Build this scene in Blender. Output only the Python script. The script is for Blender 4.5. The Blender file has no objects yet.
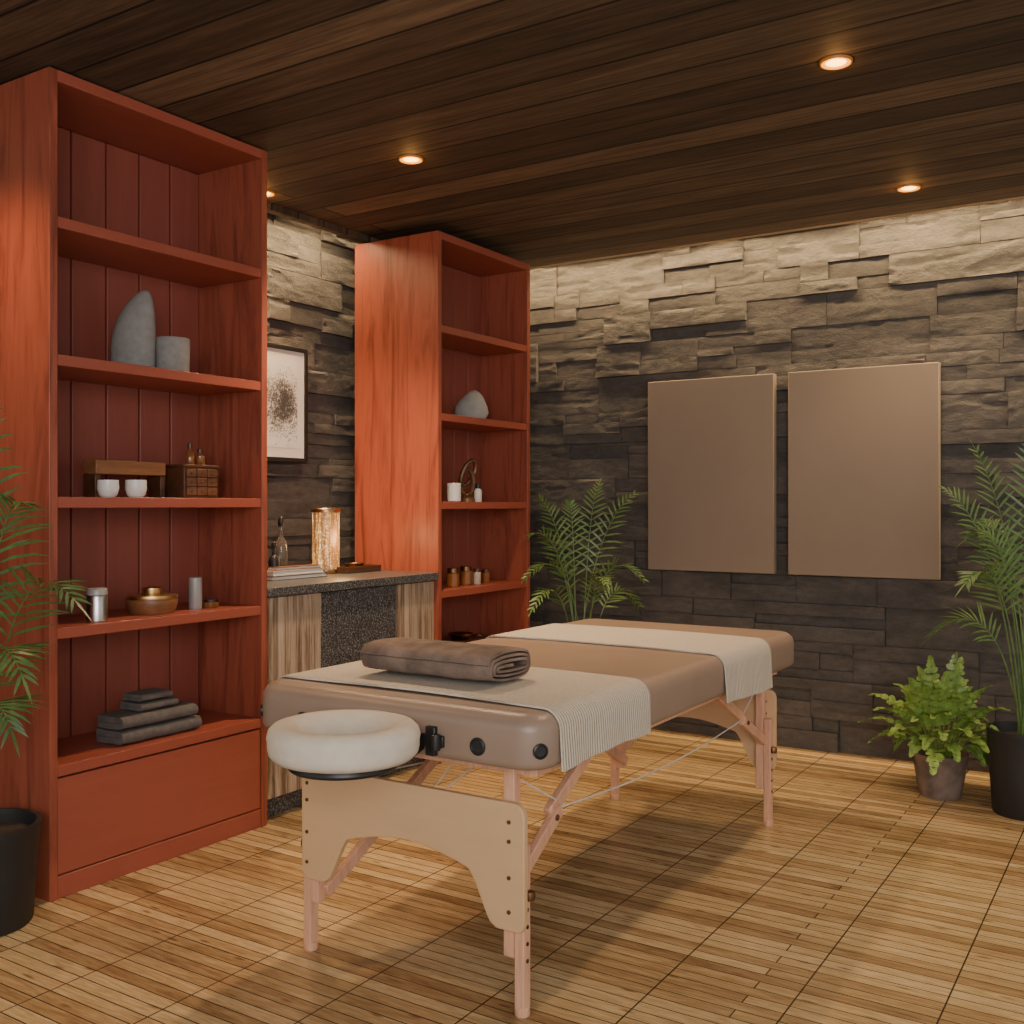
import bpy, bmesh, math, random
from mathutils import Vector, Matrix, noise
random.seed(7)
SC = bpy.context.scene
C = SC.collection
PI = math.pi
f = 1032.0; HZ = 505.0; CH = 1.2
A = math.radians(32.5)
F = Vector((-math.sin(A), math.cos(A), 0)); R = Vector((math.cos(A), math.sin(A), 0)); Z = Vector((0, 0, 1))

# ---------- measuring helpers (positions on real planes of the room) ----------
def dep(x, y): return F.x*x + F.y*y
def yat(px, x):
    k = (px-512)/f
    return x*(k*F.x-R.x)/(R.y-k*F.y)
def xat(px, y):
    k = (px-512)/f
    return y*(k*F.y-R.y)/(R.x-k*F.x)
def zat(py, x, y): return CH+(HZ-py)/f*dep(x, y)

# ---------- materials ----------
def newmat(name):
    m = bpy.data.materials.new(name); m.use_nodes = True
    nt = m.node_tree; b = nt.nodes['Principled BSDF']
    return m, nt, b
def N(nt, t, **kw):
    n = nt.nodes.new(t)
    for k, v in kw.items(): setattr(n, k, v)
    return n
def coords(nt, scale=(1, 1, 1), loc=(0, 0, 0)):
    tc = N(nt, 'ShaderNodeTexCoord'); mp = N(nt, 'ShaderNodeMapping')
    mp.inputs['Scale'].default_value = scale; mp.inputs['Location'].default_value = loc
    nt.links.new(tc.outputs['Object'], mp.inputs['Vector'])
    return mp.outputs['Vector']
def ramp(nt, fac, stops):
    r = N(nt, 'ShaderNodeValToRGB'); e = r.color_ramp.elements
    while len(e) < len(stops): e.new(0.5)
    for i, (p, c) in enumerate(stops):
        e[i].position = p; e[i].color = (*c, 1)
    nt.links.new(fac, r.inputs['Fac'])
    return r.outputs['Color']
def noi(nt, vec, scale, detail=4, rough=0.55, dist=0):
    n = N(nt, 'ShaderNodeTexNoise'); n.inputs['Scale'].default_value = scale
    n.inputs['Detail'].default_value = detail; n.inputs['Roughness'].default_value = rough
    n.inputs['Distortion'].default_value = dist
    nt.links.new(vec, n.inputs['Vector']); return n.outputs['Fac']
def bump(nt, b, h, strength, dist=0.01):
    n = N(nt, 'ShaderNodeBump'); n.inputs['Strength'].default_value = strength; n.inputs['Distance'].default_value = dist
    nt.links.new(h, n.inputs['Height']); nt.links.new(n.outputs['Normal'], b.inputs['Normal'])
def mul(nt, a, c, fac=1.0, mode='MULTIPLY'):
    n = N(nt, 'ShaderNodeMix', data_type='RGBA', blend_type=mode)
    n.inputs[0].default_value = fac
    nt.links.new(a, n.inputs[6]); nt.links.new(c, n.inputs[7]); return n.outputs[2]
def solid(name, c, rough=0.5, metal=0.0, var=0.12, nscale=8, bstr=0.0, bscale=200, emit=None, trans=0, coat=0):
    m, nt, b = newmat(name)
    v = coords(nt)
    lo = tuple(x*(1-var) for x in c); hi = tuple(min(1, x*(1+var)) for x in c)
    col = ramp(nt, noi(nt, v, nscale), [(0.3, lo), (0.7, hi)])
    nt.links.new(col, b.inputs['Base Color'])
    b.inputs['Roughness'].default_value = rough; b.inputs['Metallic'].default_value = metal
    if trans: b.inputs['Transmission Weight'].default_value = trans
    if coat: b.inputs['Coat Weight'].default_value = coat
    if bstr: bump(nt, b, noi(nt, v, bscale), bstr, 0.004)
    if emit:
        b.inputs['Emission Color'].default_value = (*emit[0], 1); b.inputs['Emission Strength'].default_value = emit[1]
    return m
def wood(name, dark, light, scale=(6, 6, 0.7), rough=0.4, nscale=4, bstr=0.15, pos=(0.3, 0.7), dist=0.6, fine=0.8):
    m, nt, b = newmat(name)
    v = coords(nt, scale)
    n1 = noi(nt, v, nscale, 8, 0.6, dist)
    c = ramp(nt, n1, [(pos[0], dark), (pos[1], light)])
    v2 = coords(nt, tuple(s*6 for s in scale))
    c2 = ramp(nt, noi(nt, v2, nscale, 3), [(0.3, (fine, fine, fine)), (0.6, (1, 1, 1))])
    nt.links.new(mul(nt, c, c2), b.inputs['Base Color'])
    b.inputs['Roughness'].default_value = rough
    bump(nt, b, n1, bstr, 0.003)
    return m

M = {}
M['red_v'] = wood('red_stained_wood', (0.19, 0.042, 0.024), (0.34, 0.083, 0.046), (3.3, 3.3, 0.3), 0.40, dist=1.7, pos=(0.32, 0.53), fine=0.88, bstr=0.05)
M['red_h'] = wood('red_stained_wood_shelf', (0.30, 0.071, 0.043), (0.335, 0.082, 0.050), (3, 0.3, 3), 0.40, fine=0.96, bstr=0.04)
M['red_in'] = wood('red_stained_boards', (0.225, 0.054, 0.036), (0.275, 0.068, 0.046), (3, 3, 0.3), 0.5, fine=0.95, bstr=0.04)
M['beech'] = wood('beech_wood', (0.62, 0.32, 0.20), (0.74, 0.42, 0.27), (6, 6, 0.5), 0.4)
M['ply'] = wood('birch_plywood', (0.60, 0.38, 0.205), (0.64, 0.41, 0.23), (0.5, 3, 3), 0.45, 2, 0.03, fine=0.96)
M['darkwood'] = wood('dark_walnut', (0.05, 0.018, 0.008), (0.12, 0.045, 0.02), (6, 0.8, 6), 0.4)
M['midwood'] = wood('mid_brown_wood', (0.16, 0.065, 0.025), (0.28, 0.12, 0.05), (6, 0.8, 6), 0.4)
M['drawerwood'] = wood('carved_brown_wood', (0.08, 0.030, 0.013), (0.16, 0.066, 0.030), (6, 0.8, 6), 0.4)
M['leather'] = solid('taupe_upholstery', (0.275, 0.195, 0.147), 0.36, var=0.05, bstr=0.12, bscale=350)
M['black'] = solid('black_plastic', (0.012, 0.012, 0.013), 0.4)
M['frameblack'] = solid('matt_black_frame', (0.006, 0.006, 0.007), 0.6)
M['pot_black'] = solid('black_ceramic', (0.016, 0.016, 0.017), 0.55, bstr=0.15, bscale=60)
M['pot_grey'] = solid('weathered_brown_clay', (0.17, 0.122, 0.095), 0.8, var=0.5, nscale=11, bstr=0.4, bscale=60)
M['soil'] = solid('dark_soil', (0.03, 0.02, 0.013), 0.95, var=0.5, nscale=50, bstr=0.8, bscale=80)
M['stone_grey'] = solid('grey_smooth_stone', (0.235, 0.222, 0.21), 0.75, var=0.12, nscale=40, bstr=0.12, bscale=90)
M['stone_light'] = solid('pale_grey_stone', (0.36, 0.34, 0.31), 0.75, var=0.12, nscale=25, bstr=0.2, bscale=80)
M['white'] = solid('white_ceramic', (0.70, 0.68, 0.65), 0.3, var=0.03)
M['steel'] = solid('brushed_steel', (0.55, 0.54, 0.53), 0.28, 1.0, var=0.1)
M['greymetal'] = solid('grey_enamel', (0.36, 0.35, 0.34), 0.4, 0.2, var=0.05)
M['brass'] = solid('brass', (0.62, 0.40, 0.17), 0.35, 1.0, var=0.1)
M['bronze'] = solid('dark_bronze', (0.22, 0.115, 0.055), 0.4, 1.0, var=0.3, nscale=30)
M['figure'] = solid('carved_brown_figure', (0.15, 0.075, 0.036), 0.4, 0.4, var=0.4, nscale=45)
M['copper'] = solid('aged_copper', (0.40, 0.24, 0.12), 0.32, 1.0, var=0.2, nscale=30)
M['led'] = solid('downlight_lens', (1, 0.7, 0.4), 0.5, var=0, emit=((1.0, 0.66, 0.14), 5.0))
M['ring'] = solid('downlight_glow_ring', (0.6, 0.25, 0.06), 0.4, 0.0, var=0, emit=((1.0, 0.36, 0.02), 1.6))
M['trim'] = solid('downlight_trim', (0.12, 0.06, 0.03), 0.5, 0.3, emit=((1.0, 0.30, 0.02), 0.25))  # faint orange emission stands in for lens light caught on the trim
M['amber'] = solid('amber_glass', (0.20, 0.07, 0.02), 0.12, var=0.1, coat=0.5)
M['palejar'] = solid('pale_beige_ceramic', (0.48, 0.40, 0.31), 0.4, var=0.06)
M['glass'] = solid('smoked_glass', (0.35, 0.32, 0.29), 0.05, var=0.02, trans=0.8)
M['wire'] = solid('white_cable', (0.65, 0.63, 0.59), 0.5)
M['paperbook'] = solid('cream_cover', (0.5, 0.42, 0.32), 0.6)
M['darkbook'] = solid('dark_cover', (0.06, 0.035, 0.022), 0.5)
M['towel_grey'] = solid('grey_terry', (0.12, 0.106, 0.098), 0.95, var=0.25, nscale=30, bstr=0.8, bscale=260)
M['towel_brown'] = solid('brown_terry', (0.185, 0.13, 0.102), 0.95, var=0.38, nscale=16, bstr=1.0, bscale=230)
M['canvas'] = solid('taupe_canvas', (0.245, 0.187, 0.14), 0.8, var=0.03, nscale=3, bstr=0.1, bscale=500)
M['cushion'] = solid('cream_face_cover', (0.60, 0.53, 0.44), 0.9, var=0.06, nscale=25, bstr=0.3, bscale=300)
M['leaf_palm'] = wood('palm_leaf', (0.065, 0.135, 0.035), (0.15, 0.25, 0.065), (5, 5, 5), 0.42, bstr=0)
M['leaf_dark'] = wood('deep_palm_leaf', (0.04, 0.10, 0.028), (0.10, 0.19, 0.05), (5, 5, 5), 0.42, bstr=0)
M['leaf_bright'] = wood('bright_fern_leaf', (0.10, 0.20, 0.03), (0.30, 0.42, 0.09), (11, 11, 11), 0.45, bstr=0)

def glow_mat():
    m, nt, b = newmat('glowing_streaked_glass'); v = coords(nt, (1, 1, 0.10))
    n1 = noi(nt, v, 95, 3, 0.6)
    vo = N(nt, 'ShaderNodeTexVoronoi'); vo.inputs['Scale'].default_value = 120; nt.links.new(coords(nt, (1, 1, 0.8)), vo.inputs['Vector'])
    c = ramp(nt, n1, [(0.38, (0.10, 0.040, 0.010)), (0.50, (0.42, 0.18, 0.045)), (0.60, (1.0, 0.58, 0.20)), (0.68, (1.0, 0.80, 0.45))])  # bright vertical highlights of the glass are painted into the emission
    c2 = ramp(nt, vo.outputs['Distance'], [(0.1, (1, 1, 1)), (0.55, (0.30, 0.25, 0.20))])
    nt.links.new(mul(nt, c, c2), b.inputs['Emission Color']); b.inputs['Emission Strength'].default_value = 2.3
    b.inputs['Base Color'].default_value = (0.20, 0.12, 0.055, 1); b.inputs['Roughness'].default_value = 0.1
    bump(nt, b, vo.outputs['Distance'], 0.5, 0.003); return m
M['glow'] = glow_mat()
def cloth_mat():
    m, nt, b = newmat('off_white_ribbed_cotton')
    v = coords(nt, (1, 1, 1))
    w = N(nt, 'ShaderNodeTexWave', wave_type='BANDS', bands_direction='Y'); w.inputs['Scale'].default_value = 28
    w.inputs['Distortion'].default_value = 0.7; w.inputs['Detail'].default_value = 2; w.inputs['Detail Scale'].default_value = 6
    nt.links.new(v, w.inputs['Vector'])
    c = ramp(nt, w.outputs['Fac'], [(0.1, (0.41, 0.35, 0.28)), (0.5, (0.645, 0.58, 0.49))])
    c2 = ramp(nt, noi(nt, coords(nt, (40, 160, 160)), 3, 3), [(0.35, (0.82, 0.81, 0.80)), (0.6, (1, 1, 1))])
    nt.links.new(mul(nt, c, c2), b.inputs['Base Color']); b.inputs['Roughness'].default_value = 0.95
    bump(nt, b, w.outputs['Fac'], 0.75, 0.005); return m
M['cloth'] = cloth_mat()

def stone_mat():
    m, nt, b = newmat('brown_grey_split_stone')
    v = coords(nt, (3, 3, 7))
    n1 = noi(nt, v, 1.2, 6, 0.6); v2 = coords(nt, (0.6, 0.6, 1.3))
    n2 = noi(nt, v2, 34, 9, 0.74); v3 = coords(nt)
    n3 = noi(nt, v3, 120, 4, 0.7)
    c = ramp(nt, n1, [(0.3, (0.070, 0.062, 0.057)), (0.7, (0.122, 0.107, 0.094))])
    c2 = ramp(nt, n2, [(0.32, (0.68, 0.68, 0.68)), (0.6, (1.05, 1.05, 1.05))])
    nt.links.new(mul(nt, c, c2), b.inputs['Base Color']); b.inputs['Roughness'].default_value = 0.78
    ad = N(nt, 'ShaderNodeMath', operation='MULTIPLY_ADD'); nt.links.new(n3, ad.inputs[0]); ad.inputs[1].default_value = 0.45; nt.links.new(n2, ad.inputs[2])
    bump(nt, b, ad.outputs[0], 0.75, 0.009); return m
M['stone'] = stone_mat()

def brickn(nt, vec, w, h, mortar, off, bias=0.0):
    n = N(nt, 'ShaderNodeTexBrick'); n.offset = off; n.squash = 1.0
    n.inputs['Scale'].default_value = 1.0; n.inputs['Mortar Size'].default_value = mortar
    n.inputs['Mortar Smooth'].default_value = 0.15; n.inputs['Brick Width'].default_value = w; n.inputs['Row Height'].default_value = h
    n.inputs['Bias'].default_value = bias
    n.inputs['Color1'].default_value = (0, 0, 0, 1); n.inputs['Color2'].default_value = (1, 1, 1, 1); n.inputs['Mortar'].default_value = (0.5, 0.5, 0.5, 1)
    nt.links.new(vec, n.inputs['Vector']); return n
def plank_mat(name, w, h, mortar, off, loc, stops, grain, rough, tile=None, gapcol=(0.004, 0.003, 0.002), tilecol=None, pw=0.42, fine=None, finelo=(0.62, 0.58, 0.55), knots=None):
    m, nt, b = newmat(name)
    v = coords(nt, (1, 1, 1), loc)
    bk = brickn(nt, v, w, h, mortar, off)
    gv = coords(nt, grain)
    add = N(nt, 'ShaderNodeVectorMath', operation='ADD')
    sc = N(nt, 'ShaderNodeVectorMath', operation='SCALE'); sc.inputs['Scale'].default_value = 7.0
    nt.links.new(bk.outputs['Color'], sc.inputs[0]); nt.links.new(gv, add.inputs[0]); nt.links.new(sc.outputs[0], add.inputs[1])
    g = noi(nt, add.outputs[0], 3.0, 8, 0.65, 0.5)
    mx = N(nt, 'ShaderNodeMix', data_type='FLOAT'); mx.inputs[0].default_value = pw
    nt.links.new(g, mx.inputs[2]); nt.links.new(bk.outputs['Color'], mx.inputs[3])
    c = ramp(nt, mx.outputs[0], stops)
    if fine:
        fv = coords(nt, fine); c = mul(nt, c, ramp(nt, noi(nt, fv, 3, 5, 0.7), [(0.35, finelo), (0.6, (1, 1, 1))]))
    if knots:
        kv = N(nt, 'ShaderNodeTexVoronoi'); kv.inputs['Scale'].default_value = 1.0; nt.links.new(coords(nt, knots), kv.inputs['Vector'])
        c = mul(nt, c, ramp(nt, kv.outputs['Distance'], [(0.06, (0.46, 0.38, 0.31)), (0.17, (1, 1, 1))]))
    def over(col, fac, gcol):
        gc = N(nt, 'ShaderNodeRGB'); gc.outputs[0].default_value = (*gcol, 1)
        n = N(nt, 'ShaderNodeMix', data_type='RGBA'); nt.links.new(fac, n.inputs[0]); nt.links.new(col, n.inputs[6]); nt.links.new(gc.outputs[0], n.inputs[7]); return n.outputs[2]
    c = over(c, bk.outputs['Fac'], gapcol)
    if tile:
        tb = brickn(nt, v, *tile); c = over(c, tb.outputs['Fac'], tilecol or gapcol)
    nt.links.new(c, b.inputs['Base Color']); b.inputs['Roughness'].default_value = rough
    inv = N(nt, 'ShaderNodeMath', operation='SUBTRACT'); inv.inputs[0].default_value = 1.0; nt.links.new(bk.outputs['Fac'], inv.inputs[1])
    bump(nt, b, inv.outputs[0], 0.5, 0.003)
    return m
M['floor'] = plank_mat('bamboo_slat_floor', 2.8197, 0.0430, 0.0018, 0.37, (-0.173, 0.01, 0),
    [(0.22, (0.235, 0.137, 0.062)), (0.40, (0.44, 0.295, 0.142)), (0.56, (0.60, 0.435, 0.225)), (0.78, (0.70, 0.545, 0.32))], (1.4, 10, 1), 0.27,
    tile=(0.3133, 0.645, 0.0022, 0.0), gapcol=(0.045, 0.025, 0.011), tilecol=(0.045, 0.025, 0.011), pw=0.36, fine=(4, 48, 4), finelo=(0.64, 0.57, 0.50), knots=(6.0, 23.26, 1))
M['ceiling'] = plank_mat('walnut_plank_ceiling', 9.0, 0.165, 0.0055, 0.37, (3.2, 0.03, 0),
    [(0.24, (0.045, 0.029, 0.017)), (0.5, (0.120, 0.076, 0.045)), (0.76, (0.235, 0.154, 0.095))], (0.9, 10, 1), 0.7, pw=0.38, fine=(1.0, 28, 1), finelo=(0.42, 0.40, 0.38), gapcol=(0.003, 0.002, 0.0015))

def granite():
    m, nt, b = newmat('speckled_granite'); v = coords(nt)
    c = ramp(nt, noi(nt, v, 150, 2, 0.5), [(0.38, (0.018, 0.018, 0.019)), (0.55, (0.085, 0.085, 0.088)), (0.68, (0.30, 0.29, 0.28))])
    nt.links.new(c, b.inputs['Base Color']); b.inputs['Roughness'].default_value = 0.3; return m
M['granite'] = granite()
def stripes():
    m, nt, b = newmat('grey_brown_grain_laminate')
    n1 = noi(nt, coords(nt, (2, 1, 0.05)), 24, 6, 0.75, 0.4)
    n2 = noi(nt, coords(nt, (6, 8, 0.25)), 14, 5, 0.7, 0.6)
    mx = N(nt, 'ShaderNodeMix', data_type='FLOAT'); mx.inputs[0].default_value = 0.25
    nt.links.new(n1, mx.inputs[2]); nt.links.new(n2, mx.inputs[3])
    c = ramp(nt, mx.outputs[0], [(0.36, (0.060, 0.036, 0.023)), (0.46, (0.21, 0.145, 0.098)), (0.53, (0.40, 0.305, 0.22)), (0.63, (0.56, 0.46, 0.35))])
    nt.links.new(c, b.inputs['Base Color']); b.inputs['Roughness'].default_value = 0.4; return m
M['stripes'] = stripes()
def ink():
    m, nt, b = newmat('ink_print'); tc = N(nt, 'ShaderNodeTexCoord')
    v = coords(nt, (1, 1, 1)); n1 = noi(nt, v, 110, 6, 0.75, 0.0); n2 = noi(nt, v, 16, 3)
    g = N(nt, 'ShaderNodeTexGradient', gradient_type='SPHERICAL')
    mp = N(nt, 'ShaderNodeMapping'); mp.inputs['Scale'].default_value = (2, 6.6, 5.0); mp.inputs['Location'].default_value = (0, -0.30, -1.32)
    nt.links.new(tc.outputs['Object'], mp.inputs['Vector']); nt.links.new(mp.outputs[0], g.inputs[0])
    a = N(nt, 'ShaderNodeMath', operation='MULTIPLY_ADD'); nt.links.new(n2, a.inputs[0]); a.inputs[1].default_value = 0.45; nt.links.new(n1, a.inputs[2])
    d = N(nt, 'ShaderNodeMath', operation='MULTIPLY_ADD'); nt.links.new(g.outputs['Fac'], d.inputs[0]); d.inputs[1].default_value = 0.36; nt.links.new(a.outputs[0], d.inputs[2])
    c = ramp(nt, d.outputs[0], [(0.80, (0.70, 0.70, 0.69)), (0.89, (0.27, 0.27, 0.27)), (1.0, (0.06, 0.06, 0.06))])
    nt.links.new(c, b.inputs['Base Color']); b.inputs['Roughness'].default_value = 0.6; return m
M['ink'] = ink()

# ---------- mesh builder ----------
class MB:
    def __init__(s): s.bm = bmesh.new()
    def v(s, p): return s.bm.verts.new(p)
    def face(s, vs):
        try: return s.bm.faces.new(vs)
        except ValueError: return None
    def box(s, x0, x1, y0, y1, z0, z1):
        p = [s.v((x, y, z)) for z in (z0, z1) for x, y in ((x0, y0), (x1, y0), (x1, y1), (x0, y1))]
        for q in ((3, 2, 1, 0), (4, 5, 6, 7), (0, 1, 5, 4), (1, 2, 6, 5), (2, 3, 7, 6), (3, 0, 4, 7)): s.face([p[i] for i in q])
        return s
    def loft(s, rings, closed=False, caps=True):
        rv = [[s.v(p) for p in r] for r in rings]; n = len(rv[0]); k = len(rv)
        for i in range(k if closed else k-1):
            a, b = rv[i], rv[(i+1) % k]
            for j in range(n): s.face([a[j], a[(j+1) % n], b[(j+1) % n], b[j]])
        if caps and not closed: s.face(rv[0][::-1]); s.face(rv[-1])
        return s
    def lathe(s, c, prof, n=32, closed=False, sx=1, sy=1):
        rings = [[(c[0]+r*sx*math.cos(2*PI*j/n), c[1]+r*sy*math.sin(2*PI*j/n), c[2]+z) for j in range(n)] for r, z in prof]
        return s.loft(rings, closed)
    def spin(s, c, axis, prof, n=20):
        # lathe about any axis: prof = (radius, distance along the axis)
        ax = Vector(axis).normalized(); u = ax.cross(Z if abs(ax.z) < 0.9 else Vector((1, 0, 0))).normalized(); w = ax.cross(u)
        return s.loft([[Vector(c)+ax*d+u*r*math.cos(2*PI*j/n)+w*r*math.sin(2*PI*j/n) for j in range(n)] for r, d in prof])
    def tube(s, pts, r, n=8):
        pts = [Vector(p) for p in pts]; rings = []
        for i, p in enumerate(pts):
            t = (pts[min(i+1, len(pts)-1)]-pts[max(i-1, 0)]).normalized()
            u = t.cross(Z if abs(t.z) < 0.95 else Vector((1, 0, 0))).normalized(); w = t.cross(u)
            rr = r[i] if isinstance(r, (list, tuple)) else r
            rings.append([p+u*rr*math.cos(2*PI*j/n)+w*rr*math.sin(2*PI*j/n) for j in range(n)])
        return s.loft(rings)
    def hoop(s, c, u, w, a, b, r, n=28, m=8):
        # closed ring tube on the ellipse spanned by u and w
        nn = u.cross(w).normalized(); rings = []
        for k in range(n):
            t = 2*PI*k/n; p = Vector(c)+u*a*math.cos(t)+w*b*math.sin(t); d = (u*math.cos(t)+w*math.sin(t)).normalized()
            rings.append([p+d*r*math.cos(2*PI*j/m)+nn*r*math.sin(2*PI*j/m) for j in range(m)])
        return s.loft(rings, closed=True)
    def bar(s, p0, p1, w, h):
        p0, p1 = Vector(p0), Vector(p1); t = (p1-p0).normalized()
        u = t.cross(Z if abs(t.z) < 0.95 else Vector((0, 1, 0))).normalized()*w/2; q = t.cross(u).normalized()*h/2
        return s.loft([[p+u+q, p-u+q, p-u-q, p+u-q] for p in (p0, p1)])
    def prism(s, poly, fn, d0, d1):
        return s.loft([[fn(a, b, d) for a, b in poly] for d in (d0, d1)])
    def ribbon(s, path, th, stations, fn, jit=0.0, seed=0):
        n = len(path); out = []; inn = []
        for i, (a, b) in enumerate(path):
            a0, b0 = path[max(i-1, 0)]; a1, b1 = path[min(i+1, n-1)]
            dx, dy = a1-a0, b1-b0; L = math.hypot(dx, dy) or 1
            nx, ny = -dy/L, dx/L
            out.append((a+nx*th/2, b+ny*th/2)); inn.append((a-nx*th/2, b-ny*th/2))
        rings = []
        for k, st in enumerate(stations):
            r = []
            for (a, b) in out+inn[::-1]:
                p = Vector(fn(a, b, st))
                if jit: p = p+noise.noise_vector(p*14+Vector((seed, 0, 0)))*jit
                r.append(s.v(p))
            rings.append(r)
        m = 2*n
        for k in range(len(rings)-1):
            for j in range(m): s.face([rings[k][j], rings[k][(j+1) % m], rings[k+1][(j+1) % m], rings[k+1][j]])
        for r in (rings[0], rings[-1]):
            for i in range(n-1): s.face([r[i], r[i+1], r[m-2-i], r[m-1-i]])
        return s
    def build(s, name, mat, parent=None, bevel=0, sub=0, ang=38, keep=False, flat=False):
        bm = s.bm; bmesh.ops.recalc_face_normals(bm, faces=bm.faces[:])
        me = bpy.data.meshes.new(name); bm.to_mesh(me); bm.free()
        o = bpy.data.objects.new(name, me); C.objects.link(o)
        if parent is not None:
            root = parent
            while root.parent: root = root.parent
            me.transform(Matrix.Translation(-root.location)); o.parent = parent
        elif not keep:
            xs = [v.co for v in me.vertices]
            c = Vector(((min(p.x for p in xs)+max(p.x for p in xs))/2, (min(p.y for p in xs)+max(p.y for p in xs))/2, min(p.z for p in xs)))
            me.transform(Matrix.Translation(-c)); o.location = c
        me.materials.append(mat)
        if not flat:
            me.polygons.foreach_set('use_smooth', [True]*len(me.polygons)); me.set_sharp_from_angle(angle=math.radians(ang))
        if bevel:
            b = o.modifiers.new('bevel', 'BEVEL'); b.width = bevel; b.segments = 2; b.limit_method = 'ANGLE'
        if sub:
            b = o.modifiers.new('sub', 'SUBSURF'); b.levels = sub; b.render_levels = sub
        me.update(); return o
def tag(o, label, cat, group=None):
    o['label'] = label; o['category'] = cat
    if group: o['group'] = group
    return o
def thing(name, label, cat, loc, group=None):
    o = bpy.data.objects.new(name, None); C.objects.link(o); o.location = loc; o.empty_display_size = 0.1
    return tag(o, label, cat, group)
def struct(o): o['kind'] = 'structure'; return o

# ---------- room shell ----------
HC = 2.53; HT = 3.12
def stone_wall(name, u0, u1, v0, v1, fn, seed, cell=0.016):
    rng = random.Random(seed); mb = MB()
    def block(a0, a1, b0, b1):
        prot = rng.choice((0.006, 0.013, 0.020, 0.028, 0.037))+rng.uniform(0, 0.004)
        g = 0.001; a0 += g; a1 -= g; b0 += g; b1 -= g
        nu = max(3, int((a1-a0)/cell)); nv = max(3, int((b1-b0)/(cell*0.62)))
        tilt = rng.uniform(-0.002, 0.002); sd = rng.uniform(0, 90)
        grid = []
        for j in range(nv+1):
            row = []
            for i in range(nu+1):
                uu = a0+(a1-a0)*i/nu; vv = b0+(b1-b0)*j/nv
                q = Vector((uu*6+sd, vv*13, sd)); d = 0.0022*noise.noise(q)+0.0020*noise.noise(q*2.9)+0.0016*noise.noise(q*7)
                # a few chipped ledges running along the block
                rg = noise.noise(Vector((uu*3.6+sd, vv*24, sd+5)))
                if rg > 0.32: d -= 0.005
                edge = min(i, nu-i, j, nv-j)
                if edge == 0: d -= 0.0005+0.0025*max(0, noise.noise(q*3))
                w = prot+d+tilt*((vv-b0)/(b1-b0)-0.5)
                row.append(mb.v(fn(uu, vv, max(w, 0.001))))
            grid.append(row)
        for j in range(nv):
            for i in range(nu): mb.face([grid[j][i], grid[j][i+1], grid[j+1][i+1], grid[j+1][i]])
        loop = [grid[0][i] for i in range(nu+1)]+[grid[j][nu] for j in range(1, nv+1)]+[grid[nv][i] for i in range(nu-1, -1, -1)]+[grid[j][0] for j in range(nv-1, 0, -1)]
        pts = [(a0+(a1-a0)*i/nu, b0) for i in range(nu+1)]+[(a1, b0+(b1-b0)*j/nv) for j in range(1, nv+1)]+[(a0+(a1-a0)*i/nu, b1) for i in range(nu-1, -1, -1)]+[(a0, b0+(b1-b0)*j/nv) for j in range(nv-1, 0, -1)]
        back = [mb.v(fn(a, b, -0.01)) for a, b in pts]; n = len(loop)
        for k in range(n): mb.face([loop[k], back[k], back[(k+1) % n], loop[(k+1) % n]])
    v = v0
    while v < v1-0.01:
        ch = rng.uniform(0.12, 0.21)
        if v1-v-ch < 0.08: ch = v1-v
        u = u0-rng.uniform(0, 0.3)
        while u < u1:
            w = rng.uniform(0.26, 0.66); a0 = max(u, u0); a1 = min(u+w, u1)
            if a1-a0 > 0.03:
                n = rng.choice((1, 2, 2, 3, 3)) if ch > 0.15 else rng.choice((1, 2, 2))
                cuts = [0]+sorted((k+rng.uniform(-0.23, 0.23))/n for k in range(1, n))+[1]
                for k in range(n):
                    b0 = v+ch*cuts[k]; b1 = v+ch*cuts[k+1]
                    if n > 1 and a1-a0 > 0.34 and rng.random() < 0.45:
                        mid = a0+(a1-a0)*rng.uniform(0.3, 0.7); block(a0, mid, b0, b1); block(mid, a1, b0, b1)
                    else: block(a0, a1, b0, b1)
            u += w
        v += ch
    p = [fn(u0, v0, 0), fn(u1, v0, 0), fn(u1, v1, 0), fn(u0, v1, 0)]; q = [fn(u0, v0, -0.08), fn(u1, v0, -0.08), fn(u1, v1, -0.08), fn(u0, v1, -0.08)]
    mb.loft([q, p])
    return struct(mb.build(name, M['stone'], keep=True, ang=30))
YB = 5.085; XL = -3.50
stone_wall('wall_back', XL, 2.0, 0, HT, lambda u, v, w: Vector((u, YB-w, v)), 11)
stone_wall('wall_left', 0.2, YB-0.05, 0, HT, lambda u, v, w: Vector((XL+w, u, v)), 5)
struct(MB().box(XL-0.1, 2.0, -1.6, YB+0.08, -0.06, 0).build('floor', M['floor'], keep=True))
struct(MB().box(-3.365, 2.0, -1.6, 4.972, HC, HC+0.03).build('ceiling', M['ceiling'], keep=True))
struct(MB().box(XL-0.08, 2.0, -1.6, YB+0.08, HT, HT+0.04).build('cove_cap', M['ceiling'], keep=True))  # unseen cap over the cove, raised so the wall wash fades more slowly
struct(MB().box(-3.385, -3.34, -1.6, 4.972, HC-0.028, HC+0.028).build('trim_2', M['ceiling'], keep=True))

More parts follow.
